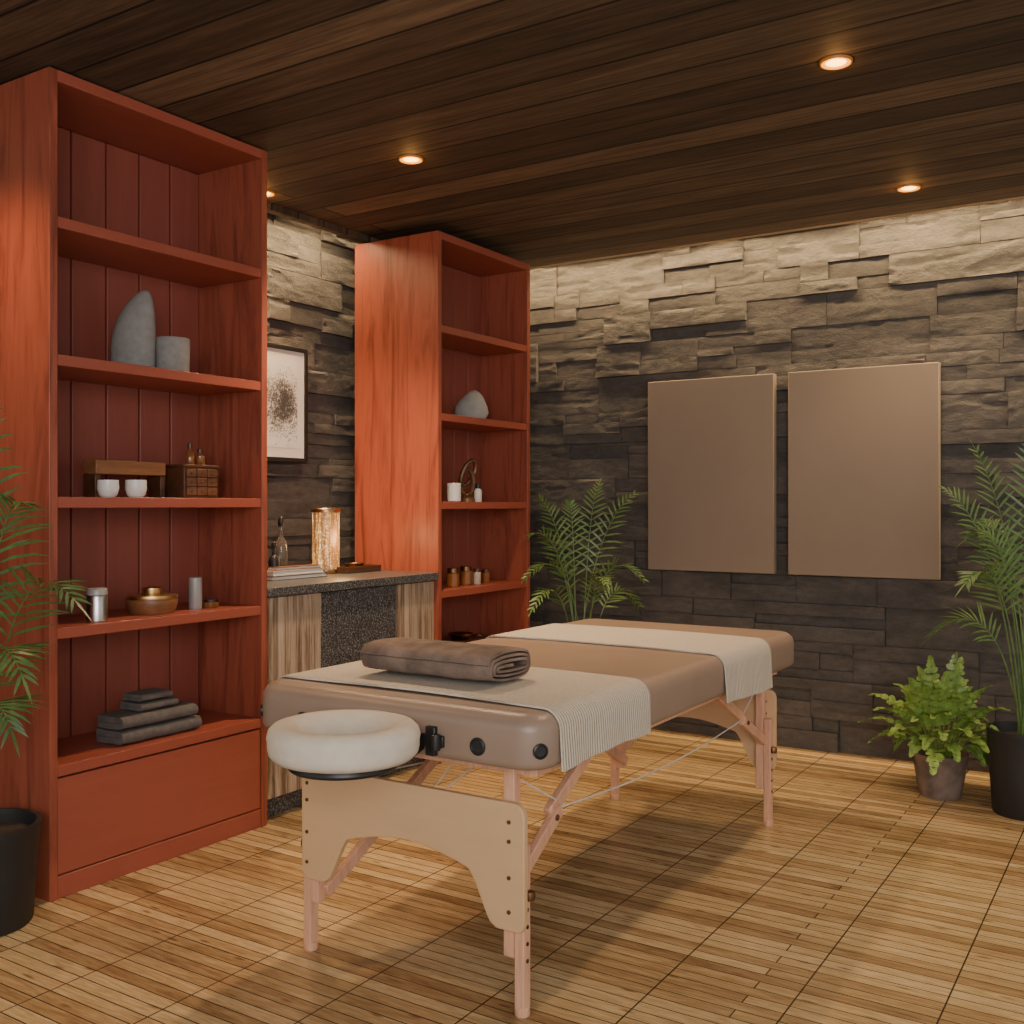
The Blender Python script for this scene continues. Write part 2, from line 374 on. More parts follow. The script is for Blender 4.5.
# ---------- bookcases ----------
S = [2.08, 1.66, 1.225, 0.825, 0.405]
def bookcase(label, xf, y0, y1, H, zs, xi, xb):
    r = thing('bookcase', label, 'bookcase', ((xf+xb)/2, (y0+y1)/2, 0)); t = 0.028
    for a in (y0, y1-t): MB().box(xb, xf, a, a+t, 0, H).build('side_panel', M['red_v'], r, 0.002)
    MB().box(xb, xf, y0+t, y1-t, H-0.035, H).build('top_panel', M['red_h'], r, 0.002)
    n = 6; w = (y1-y0-2*t)/n; mb = MB().box(xi-0.022, xi-0.014, y0+t, y1-t, zs[-1]-0.04, H-0.035)
    for k in range(n): mb.box(xi-0.016, xi, y0+t+k*w+0.003, y0+t+(k+1)*w-0.003, zs[-1]-0.03, H-0.036)
    mb.build('back_panel', M['red_in'], r, 0.004)
    for z in zs: MB().box(xi, xf-0.004, y0+t, y1-t, z-0.034, z).build('shelf', M['red_h'], r, 0.002)
    MB().box(xf-0.03, xf-0.006, y0+t+0.003, y1-t-0.003, 0.072, zs[-1]-0.040).build('base_front', M['red_h'], r, 0.002)
    MB().box(xf-0.04, xf-0.004, y0+t, y1-t, 0, 0.068).build('plinth', M['red_h'], r, 0.002)
    return r
XF1 = -2.85
bookcase('tall red wooden bookcase nearest the camera, with folded towels on its lowest shelf', XF1, 1.876, 2.768, 2.524, S, -3.19, -3.415)
XF2 = -2.855
S2 = [2.04, 1.628, 1.215, 0.80, 0.43]
bookcase('tall red wooden bookcase in the far corner, beside the granite counter', XF2, 3.845, 4.66, 2.472, S2, -3.15, -3.362)

# ---------- counter ----------
xc = -2.875
def cab(name, label, y0, y1, m, dname):
    r = thing(name, label, 'cabinet', (-3.15, (y0+y1)/2, 0))
    MB().box(-3.40, xc-0.022, y0+0.001, y1-0.001, 0.08, 0.853).build('body', M['darkwood'], r)
    MB().box(xc-0.021, xc, y0+0.002, y1-0.002, 0.085, 0.848).build(dname, m, r, 0.0015)
    MB().box(-3.38, xc-0.05, y0+0.001, y1-0.001, 0, 0.08).build('kick_board', M['granite'], r)
cab('counter_cabinet', 'grey-brown grained wooden counter cabinet beside the near bookcase', 2.772, 3.086, M['stripes'], 'door')
cab('counter_cabinet', 'dark granite fronted middle counter cabinet between two grained wooden ones', 3.086, 3.562, M['granite'], 'front_panel')
cab('counter_cabinet', 'narrow grey-brown grained wooden counter cabinet against the far bookcase', 3.562, 3.842, M['stripes'], 'door')
ZT = 0.888
tag(MB().box(-3.41, -2.848, 2.771, 3.842, 0.853, ZT).build('worktop', M['granite'], bevel=0.003), 'dark speckled granite worktop running between the two red bookcases', 'worktop')

# ---------- massage table ----------
TX0, TX1, TY0, TY1 = -2.085, -1.18, 1.965, 3.87; TZ0, TZ1 = 0.598, 0.725
TCX = (TX0+TX1)/2
table = thing('massage_table', 'folding massage table with taupe padded top and wooden legs', 'massage table', (TCX, (TY0+TY1)/2, 0))
def rrect(x0, x1, y0, y1, rc, z, n=8):
    pts = []
    for cx, cy, a in ((x1-rc, y1-rc, 0), (x0+rc, y1-rc, 90), (x0+rc, y0+rc, 180), (x1-rc, y0+rc, 270)):
        for k in range(n+1):
            t = math.radians(a+90*k/n); pts.append((cx+rc*math.cos(t), cy+rc*math.sin(t), z))
    return pts
def slab(mb, x0, x1, y0, y1, z0, z1, rc, re, reb):
    rings = []
    for k in range(5):
        t = PI/2*k/4; i = reb*(1-math.sin(t)); rings.append(rrect(x0+i, x1-i, y0+i, y1-i, rc-i*0.9, z0+reb*(1-math.cos(t))))
    for k in range(8):
        t = PI/2*k/7; i = re*(1-math.cos(t)); rings.append(rrect(x0+i, x1-i, y0+i, y1-i, rc-i*0.9, z1-re+re*math.sin(t)))
    for i in (0.12, 0.25): rings.append(rrect(x0+i, x1-i, y0+i, y1-i, 0.02, z1+0.004*(i/0.25)))
    return mb.loft(rings)
top = slab(MB(), TX0, TX1, TY0, TY1, TZ0, TZ1, 0.075, 0.04, 0.02).build('tabletop', M['leather'], table)
mb = MB()
for x in (-1.25, -1.99): mb.box(x-0.012, x+0.012, 2.05, 3.79, 0.568, TZ0)
for y in (2.06, 2.92, 3.78): mb.box(-1.99, -1.25, y-0.012, y+0.012, 0.568, TZ0)
mb.build('underframe', M['beech'], table, 0.002)
def panel_poly(hw, cx):
    pts = []; k0 = hw/0.352
    for k in range(0, 81):
        u = -hw+2*hw*k/80; a = abs(u)/k0
        t = min(1, max(0, (0.272-a)/0.085)); s = t*t*(3-2*t)
        z = 0.205+0.125*s
        t2 = min(1, max(0, (0.20-a)/0.20)); z += 0.035*math.sin(PI/2*t2)
        e = a-(0.352-0.02)
        if e > 0: z += 0.02-math.sqrt(max(0, 0.0004-e*e))
        if a > 0.262:
            e2 = 0.278-a
            if e2 > 0: z += 0.004*e2/0.016
        pts.append((cx+u, z))
    for k in range(7):
        t = PI/2*k/6; pts.append((cx+hw-0.03+0.03*math.cos(t), 0.475+0.03*math.sin(t)))
    for k in range(7):
        t = PI/2+PI/2*k/6; pts.append((cx-hw+0.03+0.03*math.cos(t), 0.475+0.03*math.sin(t)))
    return pts
LX = {}
for yp, sg, LX0, LX1, hw, pcx in ((2.035, 1, -1.93, -1.311, 0.350, -1.608), (3.80, -1, -1.880, -1.294, 0.345, -1.590)):
    LX[sg] = (LX0, LX1)
    pn = MB().prism(panel_poly(hw, pcx), lambda a, b, d: (a, d, b), yp-0.009, yp+0.009).build('end_panel', M['ply'], table, 0.0025)
    for x in (LX0-0.008, LX1+0.012):
        for z in (0.46, 0.415, 0.33, 0.25):
            MB().spin((x, yp, z), (0, 1, 0), [(0.005, -0.0115), (0.005, 0.0115)], 12).build('bolt', M['bronze'], pn)
    for x, o in ((LX0, -1), (LX1, 1)):
        yl = yp+sg*0.026
        MB().box(x-0.017, x+0.013, yl-0.0155, yl+0.0155, 0.135, TZ0-0.001).build('leg', M['beech'], table, 0.003)
        ex = x+o*0.027
        lg = MB().box(ex-0.0135, ex+0.0135, yl-0.0155, yl+0.0155, 0.012, 0.40).build('leg_extension', M['beech'], table, 0.003)
        MB().lathe((ex, yl, 0), [(0.017, 0), (0.019, 0.004), (0.018, 0.022), (0.012, 0.024)], 16).build('rubber_foot', M['beech'], lg)
        for z in (0.13, 0.17, 0.21, 0.25):
            MB().spin((ex, yl, z), (o, 0, 0), [(0.005, 0.010), (0.005, 0.0155)], 10).build('adjusting_hole', M['black'], lg)
        MB().lathe((ex+o*0.02, yl, 0.285), [(0.002, -0.012), (0.012, -0.01), (0.014, 0), (0.012, 0.01), (0.002, 0.012)], 12).build('knob', M['bronze'], lg)
        # two-piece folding brace
        bx = x+o*0.012
        if o > 0: p0 = Vector((bx, yl+sg*0.005, 0.315)); p1 = Vector((bx-0.02, yp+sg*0.50, TZ0-0.02))
        else: p0 = Vector((x+0.022, yl+sg*0.005, 0.165)); p1 = Vector((x+0.022, yp+sg*0.80, TZ0-0.025))
        mid = p0.lerp(p1, 0.45); mid2 = p0.lerp(p1, 0.36)
        b1 = MB().bar(p0, mid+Vector((0, 0, -0.004)), 0.02, 0.034).build('brace', M['beech'], table, 0.003)
        MB().bar(mid2+Vector((-o*0.012, 0, 0.012)), p1, 0.02, 0.034).build('brace', M['beech'], table, 0.003)
        MB().spin((mid2.x+o*0.008, mid2.y+sg*0.01, mid2.z+0.006), (o, 0, 0), [(0.008, 0), (0.008, 0.005), (0.004, 0.007)], 14).build('hinge', M['bronze'], b1)
for q in (0, 1):
    xa_, xb_ = LX[1][q], LX[-1][q]
    a = Vector((xa_, 2.28, 0.43)); b = Vector((xb_, 3.58, 0.43))
    MB().tube([a.lerp(b, k/12)-Vector((0, 0, 0.03*math.sin(PI*k/12))) for k in range(13)], 0.0022, 6).build('cable', M['wire'], table)
    MB().tube([(xa_, 2.08, 0.55), (xa_, 2.31, 0.43)], 0.0022, 6).build('cable', M['wire'], table)
    MB().tube([(xb_, 3.77, 0.55), (xb_, 3.55, 0.43)], 0.0022, 6).build('cable', M['wire'], table)
for sx in (-1.62, -1.50): MB().tube([(sx, 2.42, 0.598), (-1.62, 2.045, 0.40)], 0.0022, 6).build('cable', M['wire'], table)
GR = [(1, -0.02), (1, 0.003), (0.8, 0.005), (0.7, 0.002), (0.05, 0.0015)]
for x in (-1.345, -1.895): MB().spin((x, TY0, 0.643), (0, -1, 0), [(0.021*r, d) for r, d in GR]).build('grommet', M['black'], table)
for sx, cx in ((1, TX1-0.075), (-1, TX0+0.075)):
    an = math.radians(-37); dr = Vector((sx*math.cos(an), math.sin(an), 0))
    MB().spin(Vector((cx, TY0+0.075, 0.645))+dr*0.0755, dr, [(0.018*r, d) for r, d in GR]).build('grommet', M['black'], table)
# face cradle
CX, CY, CZ = -1.617, 1.812, 0.655
cr = MB().lathe((CX, CY, 0.592), [(0.09, 0), (0.125, 0.0), (0.13, 0.006), (0.125, 0.022), (0.09, 0.022)], 40, closed=True).build('face_cradle', M['black'], table, 0.002)
# ring cushion: flat crown, steep inner wall round the face hole
prof = [(0.172, 0.0), (0.174, 0.012), (0.170, 0.027), (0.160, 0.037), (0.146, 0.041), (0.130, 0.040), (0.115, 0.034), (0.101, 0.022), (0.090, 0.006), (0.082, -0.012), (0.080, -0.028),
        (0.088, -0.038), (0.110, -0.041), (0.140, -0.041), (0.158, -0.038), (0.169, -0.026), (0.172, -0.012)]
MB().lathe((CX, CY, CZ), prof, 64, closed=True, sx=1.03, sy=1.0).build('face_cushion', M['cushion'], cr, ang=80)
for x in (CX-0.12, CX+0.11): MB().tube([(x, CY+0.03, 0.602), (x, CY+0.10, 0.608), (x, TY0+0.03, 0.632)], 0.009, 10).build('support_rod', M['black'], cr)
for x in (-1.475, -1.77):
    mb = MB().box(x-0.014, x+0.014, TY0-0.012, TY0+0.015, 0.606, 0.676)
    bk = mb.build('bracket', M['black'], cr, 0.003)
    MB().box(x-0.035, x+0.035, TY0-0.008, TY0+0.010, 0.628, 0.656).build('bracket_plate', M['black'], cr, 0.003)
    MB().lathe((x+0.02, TY0-0.016, 0.642), [(0.002, -0.02), (0.012, -0.018), (0.014, 0), (0.012, 0.018), (0.002, 0.02)], 14).build('bracket_knob', M['black'], cr)

# ---------- sheets and towels ----------
def sheet(label, y0, y1, zr, seed):
    re = 0.042; e = 0.0055; path = [(TX0-e, 0.60)]
    for k in range(1, 5): path.append((TX0-e, 0.60+(TZ1-re-0.60)*k/4))
    for k in range(1, 8):
        t = PI/2*k/7; path.append((TX0+re-(re+e)*math.cos(t), TZ1-re+(re+e)*math.sin(t)))
    for k in range(1, 24):
        u = k/24; path.append((TX0+re+(TX1-TX0-2*re)*u, TZ1+e+0.004*math.sin(PI*u)))
    for k in range(0, 8):
        t = PI/2*k/7; path.append((TX1-re+(re+e)*math.sin(t), TZ1-re+(re+e)*math.cos(t)))
    for k in range(1, 7): path.append((TX1+e+0.002*k/6, TZ1-re-(TZ1-re-zr)*k/6))
    n = 26
    def fn(a, b, s):
        wob = 0.004*math.sin(a*9+seed)*(1 if s > 0.5 else -1)*abs(2*s-1)
        hang = max(0, (TZ1-re-b))/0.1 if a > TX1-0.02 else 0
        return (a+hang*0.006*(0.5+0.5*math.sin(s*17+seed)), y0+(y1-y0)*s+wob, b+hang*0.008*math.sin(s*3+seed))
    return tag(MB().ribbon(path, 0.005, [k/n for k in range(n+1)], fn).build('table_runner', M['cloth'], ang=60), label, 'cloth')
sheet('off-white ribbed cloth draped over the table near the face cradle, beneath the rolled towel', 2.055, 2.525, 0.590, 0)
sheet('off-white ribbed cloth draped across the far part of the massage table, nothing lying on it', 3.085, 3.525, 0.572, 2)
# rolled towel: a flattened roll whose stacked loops show at its end
path = []; turns = 3.2; n = 200
for i in range(n+1):
    q = i/n; th = q*turns*2*PI; rho = 0.10+0.90*q; ang = th+PI*0.5
    ca, sa = math.cos(ang), math.sin(ang)
    path.append((0.066*max(-1, min(1, ca*1.5))+0.044*rho*ca, 0.044*rho*sa))
tz = TZ1+0.0125; XA, XB = -1.865, -1.435
st = [XA+(XB-XA)*k/18 for k in range(19)]
def fr(a, b, s):
    k = min(1, min(s-XA, XB-s)/0.03); sq = 0.94+0.06*math.sqrt(max(0, k))
    # outer wraps stop a little short of the inner ones at the ends
    rad = min(1, math.hypot(max(0, abs(a)-0.066), b)/0.044)
    tele = (s-(XA+XB)/2)/((XB-XA)/2)
    return (s-0.012*tele*(rad-0.5), 2.252+a*sq, max(tz+0.0035, tz+0.0455+b*sq))
tag(MB().ribbon(path, 0.0068, st, fr, 0.0022, 3).build('rolled_towel', M['towel_brown'], ang=60), 'brown rolled towel with its layers showing, lying on the massage table', 'towel')
def folded(label, c, w, d, h, layers, seed):
    lh = h/layers; r = lh/2; path = []
    x0, x1 = -d/2+r, d/2-r
    for L in range(layers):
        z = lh*(L+0.5); a, b = (x0, x1) if L % 2 == 0 else (x1, x0)
        for k in range(9): path.append((a+(b-a)*k/8, z))
        if L < layers-1:
            sg = 1 if L % 2 == 0 else -1
            for k in range(1, 8):
                t = -PI/2+PI*k/8; path.append((b+sg*r*math.cos(t), z+r+r*math.sin(t)))
    st = [-w/2+w*k/14 for k in range(15)]
    return tag(MB().ribbon(path, lh*0.93, st, lambda a, b, s: (c[0]+a, c[1]+s, c[2]+max(0.0005, b-0.001*abs(s)/w)), 0.0025, seed).build('folded_towel', M['towel_grey'], ang=70), label, 'towel')
z5 = S[4]+0.003
ya, yb = yat(120, -2.91), yat(199, -2.91); wy = yb-ya; ym = (ya+yb)/2
folded('large grey folded towel at the bottom of the stack on the lowest shelf', (-2.975, ym+0.0, z5), wy, 0.14, 0.044, 2, 1)
folded('large grey folded towel second from the bottom of the shelf stack', (-2.975, ym-0.005, z5+0.049), wy*0.95, 0.135, 0.042, 2, 5)
folded('small grey folded towel below the topmost one in the shelf stack', (-2.975, ym+0.0, z5+0.096), wy*0.48, 0.11, 0.026, 2, 8)
folded('small grey folded towel on the very top of the shelf stack', (-2.975, ym-0.005, z5+0.126), wy*0.40, 0.10, 0.024, 2, 9)

# ---------- shelf objects, near bookcase ----------
def at(px, x): y = yat(px, x); return x, y, dep(x, y)/f
def blob(mb, c, secs, h, thick, n=28, jit=0.0):
    rings = []
    for t, hw, off in secs:
        rings.append([Vector(c)+R*(off+hw*math.cos(2*PI*j/n))+F*(thick*hw*math.sin(2*PI*j/n))+Z*(h*t) for j in range(n)])
    if jit: rings = [[p+noise.noise_vector(p*18)*jit for p in r] if i else r for i, r in enumerate(rings)]
    return mb.loft(rings)
x, y, s = at(133, -3.03); h = zat(290, x, y)-S[1]; W = 44*s/2
mb = blob(MB(), (x, y, S[1]), [(0, W*0.90, 0), (0.03, W*0.97, 0), (0.12, W, 0), (0.28, W*1.0, 0.0*W), (0.42, W*0.98, 0.03*W), (0.55, W*0.92, 0.09*W), (0.68, W*0.81, 0.18*W), (0.8, W*0.65, 0.29*W), (0.9, W*0.46, 0.41*W), (0.97, W*0.25, 0.51*W), (1, W*0.04, 0.57*W)], h, 0.62)
tag(mb.build('stone_sculpture', M['stone_grey'], ang=80), 'grey fin-shaped stone sculpture standing beside the small grey bowl', 'sculpture')
x, y, s = at(172, -2.97); h = zat(339, x, y)-S[1]; W = 17.5*s
tag(MB().lathe((x, y, S[1]), [(W*0.90, 0), (W*0.94, 0.004), (W*0.97, h*0.45), (W, h*0.97), (W*0.97, h), (W*0.88, h*0.97), (W*0.84, h*0.5), (W*0.5, h*0.25), (0.002, h*0.24)], 36).build('bowl', M['stone_grey']), 'small squat grey stone bowl right of the fin-shaped sculpture', 'bowl')
# riser + cups
xr = -2.985; y0, y1 = yat(96, xr), yat(166, xr); zt = zat(461, xr, (y0+y1)/2)
rs = thing('shelf_riser', 'small dark wooden riser behind two white cups', 'riser', (xr, (y0+y1)/2, S[2]))
MB().box(xr-0.07, xr, y0, y1, zt-0.048, zt).build('top_board', M['midwood'], rs, 0.003)
for a in (y0, y1-0.02): MB().box(xr-0.07, xr-0.004, a, a+0.02, S[2], zt-0.048).build('end_board', M['darkwood'], rs, 0.002)
for px, lab in ((108, 'white ceramic cup in front of the wooden riser, left of its twin'), (136, 'white ceramic cup in front of the wooden riser, next to the carved box')):
    x, y, s = at(px, -2.93); h = zat(480, x, y)-S[2]; W = 10.5*s
    tag(MB().lathe((x, y, S[2]), [(W*0.6, 0), (W*0.85, h*0.15), (W, h*0.5), (W*0.96, h), (W*0.9, h), (W*0.9, h*0.5), (W*0.5, h*0.2), (0.001, h*0.18)], 28).build('cup', M['white']), lab, 'cup', 'white cups by the riser')
xb = -2.935; y0, y1 = yat(184, xb), yat(218, xb); zt = zat(464, xb, y0)
bx = thing('trinket_box', 'dark wooden box with small drawers right of the riser', 'box', (xb-0.06, (y0+y1)/2, S[2]))
MB().box(xb-0.115, xb, y0, y1, S[2], zt-0.01).build('body', M['darkwood'], bx, 0.002)
MB().box(xb-0.12, xb+0.004, y0-0.004, y1+0.004, zt-0.01, zt).build('lid', M['darkwood'], bx, 0.002)
hh = (zt-0.01-S[2]-0.012)/3; ww = (y1-y0-0.016)/3
for i in range(3):
    for j in range(3):
        a = y0+0.008+ww*i; b = S[2]+0.008+hh*j
        d = MB().box(xb+0.0003, xb+0.005, a+0.002, a+ww-0.002, b+0.002, b+hh-0.002).build('drawer', M['drawerwood'], bx, 0.001)
        MB().box(xb+0.005, xb+0.008, a+ww/2-0.003, a+ww/2+0.003, b+hh/2-0.003, b+hh/2+0.003).build('knob', M['bronze'], d, 0.001)
for px, w, top_, lab in ((190, 4.5, 443, 'taller little dark bottle standing on the wooden box'), (200, 5, 449, 'shorter little dark bottle standing on the wooden box')):
    x, y, s = at(px, -2.985); h = zat(top_, x, y)-zt; W = w*s
    r = thing('oil_bottle', lab, 'bottle', (x, y, zt))
    MB().lathe((x, y, zt), [(W*0.9, 0), (W, 0.003), (W, h*0.55), (W*0.5, h*0.68), (W*0.45, h*0.75), (0.001, h*0.75)], 20).build('body', M['amber'], r)
    MB().lathe((x, y, zt+h*0.75), [(W*0.55, 0), (W*0.55, h*0.23), (W*0.45, h*0.25), (0.001, h*0.25)], 20).build('cap', M['darkwood'], r)
# fourth shelf
x, y, s = at(97, -2.915); h = zat(588, x, y)-S[3]; W = 10*s
r = thing('canister', 'polished steel canister at the left end of the fourth shelf', 'canister', (x, y, S[3]))
MB().lathe((x, y, S[3]), [(W*0.92, 0), (W, 0.003), (W, h*0.76), (W*0.97, h*0.78), (0.001, h*0.78)], 32).build('body', M['steel'], r)
MB().lathe((x, y, S[3]+h*0.78), [(W*0.9, 0), (W, h*0.02), (W, h*0.18), (W*0.9, h*0.22), (0.001, h*0.22)], 32).build('lid', M['greymetal'], r)
x, y, s = at(152, -2.985); h = zat(586, x, y)-S[3]; W = 25*s
r = thing('lidded_bowl', 'round wooden bowl with golden lid between the canisters', 'bowl', (x, y, S[3]))
MB().lathe((x, y, S[3]), [(W*0.85, 0), (W*0.9, 0.006), (W*0.97, h*0.30), (W, h*0.45), (W*0.97, h*0.54), (0.001, h*0.54)], 40).build('body', M['midwood'], r)
MB().lathe((x, y, S[3]+h*0.54), [(W*0.98, 0), (W*1.0, h*0.06), (W*0.98, h*0.14), (W*0.55, h*0.17), (0.001, h*0.17)], 40).build('rim', M['brass'], r)
MB().lathe((x, y, S[3]+h*0.70), [(W*0.38, 0), (W*0.40, h*0.05), (W*0.38, h*0.24), (W*0.3, h*0.28), (0.001, h*0.28)], 28).build('knob', M['brass'], r)
x, y, s = at(195.5, -2.97); h = zat(577, x, y)-S[3]; W = 6.5*s
tag(MB().lathe((x, y, S[3]), [(W*0.95, 0), (W, 0.003), (W, h*0.8), (W*0.96, h*0.805), (W*0.96, h*0.815), (W, h*0.82), (W, h*0.98), (W*0.9, h), (0.001, h)], 28).build('canister', M['greymetal']), 'slim tall grey canister right of the wooden bowl', 'canister')
x, y, s = at(211, -2.95); h = zat(599, x, y)-S[3]; W = 8*s
r = thing('jar', 'small dark glass jar beside the slim grey canister', 'jar', (x, y, S[3]))
MB().lathe((x, y, S[3]), [(W*0.9, 0), (W, 0.004), (W, h*0.68), (W*0.8, h*0.72), (0.001, h*0.72)], 24).build('body', M['amber'], r)
MB().lathe((x, y, S[3]+h*0.72), [(W*0.86, 0), (W*0.86, h*0.26), (W*0.8, h*0.28), (0.001, h*0.28)], 24).build('lid', M['black'], r)

# ---------- shelf objects, far bookcase ----------
x, y, s = at(471, -3.0); h = zat(390, x, y)-S2[1]; W = 17*s
mb = blob(MB(), (x, y, S2[1]), [(0, W*0.7, 0), (0.06, W*0.88, 0), (0.25, W, 0), (0.45, W*0.93, 0), (0.65, W*0.74, 0.06*W), (0.8, W*0.55, 0.14*W), (0.93, W*0.3, 0.22*W), (1, W*0.05, 0.25*W)], h, 0.7, jit=0.006)
tag(mb.build('stone', M['stone_light'], ang=80), 'pale grey rounded stone on the far bookcase', 'stone')
x, y, s = at(454, -2.94); h = zat(483, x, y)-S2[2]; W = 7*s
tag(MB().lathe((x, y, S2[2]), [(W*0.8, 0), (W, 0.005), (W, h*0.95), (W*0.95, h), (W*0.85, h), (W*0.85, h*0.3), (0.001, h*0.28)], 24).build('cup', M['white']), 'white cup beside the brown looped sculpture on the far bookcase', 'cup')
x, y, s = at(467, -3.0); h = zat(458, x, y)-S2[2]; W = 10*s
r = thing('loop_sculpture', 'small dark brown looped sculpture on the far bookcase', 'sculpture', (x, y, S2[2]))
MB().lathe((x, y, S2[2]), [(W*0.9, 0), (W*0.9, h*0.08), (W*0.6, h*0.13), (W*0.4, h*0.16), (0.001, h*0.16)], 24).build('base', M['figure'], r)
MB().hoop((x, y, S2[2]+h*0.44), R, Z, W*0.62, h*0.30, W*0.27).build('loop', M['figure'], r)
u2 = (R*0.85+F*0.52).normalized(); w2 = (Z*0.94+R*0.34).normalized()
MB().hoop(Vector((x, y, S2[2]+h*0.66))+R*W*0.12, u2, w2, W*0.66, h*0.30, W*0.25).build('loop', M['figure'], r)
x, y, s = at(478, -2.95); h = zat(484, x, y)-S2[2]; W = 3.8*s
r = thing('bottle', 'tiny white bottle right of the brown looped sculpture', 'bottle', (x, y, S2[2]))
MB().lathe((x, y, S2[2]), [(W*0.9, 0), (W, 0.003), (W, h*0.6), (W*0.6, h*0.75), (0.001, h*0.75)], 20).build('body', M['white'], r)
MB().lathe((x, y, S2[2]+h*0.75), [(W*0.65, 0), (W*0.65, h*0.22), (W*0.5, h*0.25), (0.001, h*0.25)], 20).build('cap', M['black'], r)
def ljar(px, xx, w, tp, zs, lab, m='amber', lm='bronze'):
    x, y, s = at(px, xx); h = zat(tp, x, y)-zs; W = w*s
    r = thing('jar', lab, 'jar', (x, y, zs))
    MB().lathe((x, y, zs), [(W*0.9, 0), (W, 0.004), (W, h*0.7), (W*0.8, h*0.76), (0.001, h*0.76)], 24).build('body', M[m], r)
    MB().lathe((x, y, zs+h*0.76), [(W*0.9, 0), (W*0.9, h*0.22), (W*0.8, h*0.24), (0.001, h*0.24)], 24).build('lid', M[lm], r)
ljar(453, -2.95, 6.5, 568, S2[3], 'brown glass jar with lid at the left of the fourth far shelf')
ljar(466, -2.97, 6.5, 566, S2[3], 'brown glass jar with lid second from left on the fourth far shelf')
ljar(477, -2.96, 4, 568, S2[3], 'short pale jar with dark lid on the fourth far shelf', 'palejar', 'darkwood')
ljar(486, -2.96, 4.3, 569, S2[3], 'short slim dark jar at the right of the fourth far shelf', 'amber', 'darkwood')
# lowest far shelf: a wooden chest carrying a dish and a little jar
xk = -2.96; y0, y1 = yat(446, xk), yat(492, xk); zk = S2[4]+0.095
r = thing('wooden_chest', 'low brown wooden chest on the lowest far shelf', 'chest', (xk-0.06, (y0+y1)/2, S2[4]))
MB().box(xk-0.13, xk, y0, y1, S2[4], zk-0.02).build('body', M['midwood'], r, 0.003)
MB().box(xk-0.135, xk+0.005, y0-0.005, y1+0.005, zk-0.02, zk).build('lid', M['darkwood'], r, 0.003)
x, y, s = at(461, xk-0.05); W = 13*s; h = 0.03
tag(MB().lathe((x, y, zk), [(W*0.6, 0), (W*0.7, 0.005), (W, h*0.9), (W*0.97, h), (W*0.9, h*0.9), (W*0.5, h*0.4), (0.001, h*0.35)], 32).build('dish', M['bronze']), 'low bronze dish on the wooden chest on the lowest far shelf', 'dish')
ljar(479, xk-0.04, 5, 634, zk, 'little brown jar beside the dish on the lowest far shelf')

# ---------- on the worktop ----------
x, y, s = at(326, -3.26); h = zat(508, x, y)-ZT; W = 14*s
r = thing('table_lamp', 'glowing amber glass cylinder lamp on the granite worktop', 'lamp', (x, y, ZT))
MB().lathe((x, y, ZT), [(W, 0), (W*1.04, 0.005), (W*1.04, 0.02), (W*0.9, 0.022), (0.001, 0.022)], 32).build('base', M['copper'], r)
MB().lathe((x, y, ZT+0.021), [(W*0.97, 0), (W*0.97, h-0.042), (0.001, h-0.042)], 40).build('glass_cylinder', M['glow'], r)
MB().lathe((x, y, ZT+h-0.021), [(W*0.98, 0), (W*1.03, 0.002), (W*1.03, 0.016), (W*0.95, 0.021), (W*0.4, 0.021), (0.001, 0.021)], 32).build('cap', M['copper'], r)
l = bpy.data.lights.new('lamp_bulb', 'POINT'); l.energy = 1.8; l.color = (1, 0.58, 0.24); l.shadow_soft_size = 0.05
o = bpy.data.objects.new('lamp_bulb', l); C.objects.link(o); o.parent = r; o.location = (0.11, 0, 0.16)
def bottle(label, px, xx, tp, w, m, capm):
    x, y, s = at(px, xx); h = zat(tp, x, y)-ZT; W = w*s
    r = thing('bottle', label, 'bottle', (x, y, ZT))
    MB().lathe((x, y, ZT), [(W*0.9, 0), (W, 0.004), (W, h*0.5), (W*0.85, h*0.58), (W*0.35, h*0.66), (W*0.3, h*0.84), (0.001, h*0.84)], 28).build('body', m, r)
    MB().lathe((x, y, ZT+h*0.84), [(W*0.36, 0), (W*0.5, h*0.05), (W*0.45, h*0.13), (W*0.3, h*0.16), (0.001, h*0.16)], 24).build('stopper', capm, r)
bottle('smoked glass decanter with stopper at the back of the worktop', 281, -3.30, 517, 6.5, M['glass'], M['black'])
bottle('small dark stoppered bottle next to the smoked decanter on the worktop', 274, -3.17, 542, 5.5, M['black'], M['black'])
xa = -3.10; y0, y1 = yat(272, xa), yat(327, xa)
for k, (dz, ins, m, lab) in enumerate(((0.018, 0, 'darkbook', 'dark book at the bottom of the flat stack on the worktop'), (0.022, 0.012, 'paperbook', 'cream book in the middle of the flat stack on the worktop'), (0.014, 0.03, 'midwood', 'thin brown book on top of the flat stack on the worktop'))):
    z0 = ZT+(0, 0.018, 0.040)[k]
    r = thing('book', lab, 'book', (xa-0.05, (y0+y1)/2, z0), 'books stacked on the worktop')
    a0, a1, b0, b1 = xa-0.09+ins, xa-ins*0.3, y0+ins, y1-ins
    MB().box(a0+0.004, a1-0.004, b0+0.004, b1-0.004, z0+0.003, z0+dz-0.003).build('pages', M['white'], r)
    MB().box(a0, a1, b0, b1, z0, z0+0.003).box(a0, a1, b0, b1, z0+dz-0.003, z0+dz).box(a0, a0+0.004, b0, b1, z0+0.002, z0+dz-0.002).build('cover', M[m], r)
xa = -3.16; y0, y1 = yat(343, xa), yat(378, xa)
r = thing('tray', 'dark low wooden tray on the worktop near the far bookcase', 'tray', (xa, (y0+y1)/2, ZT))
MB().box(xa-0.10, xa+0.02, y0, y1, ZT, ZT+0.012).build('base', M['darkbook'], r, 0.002)
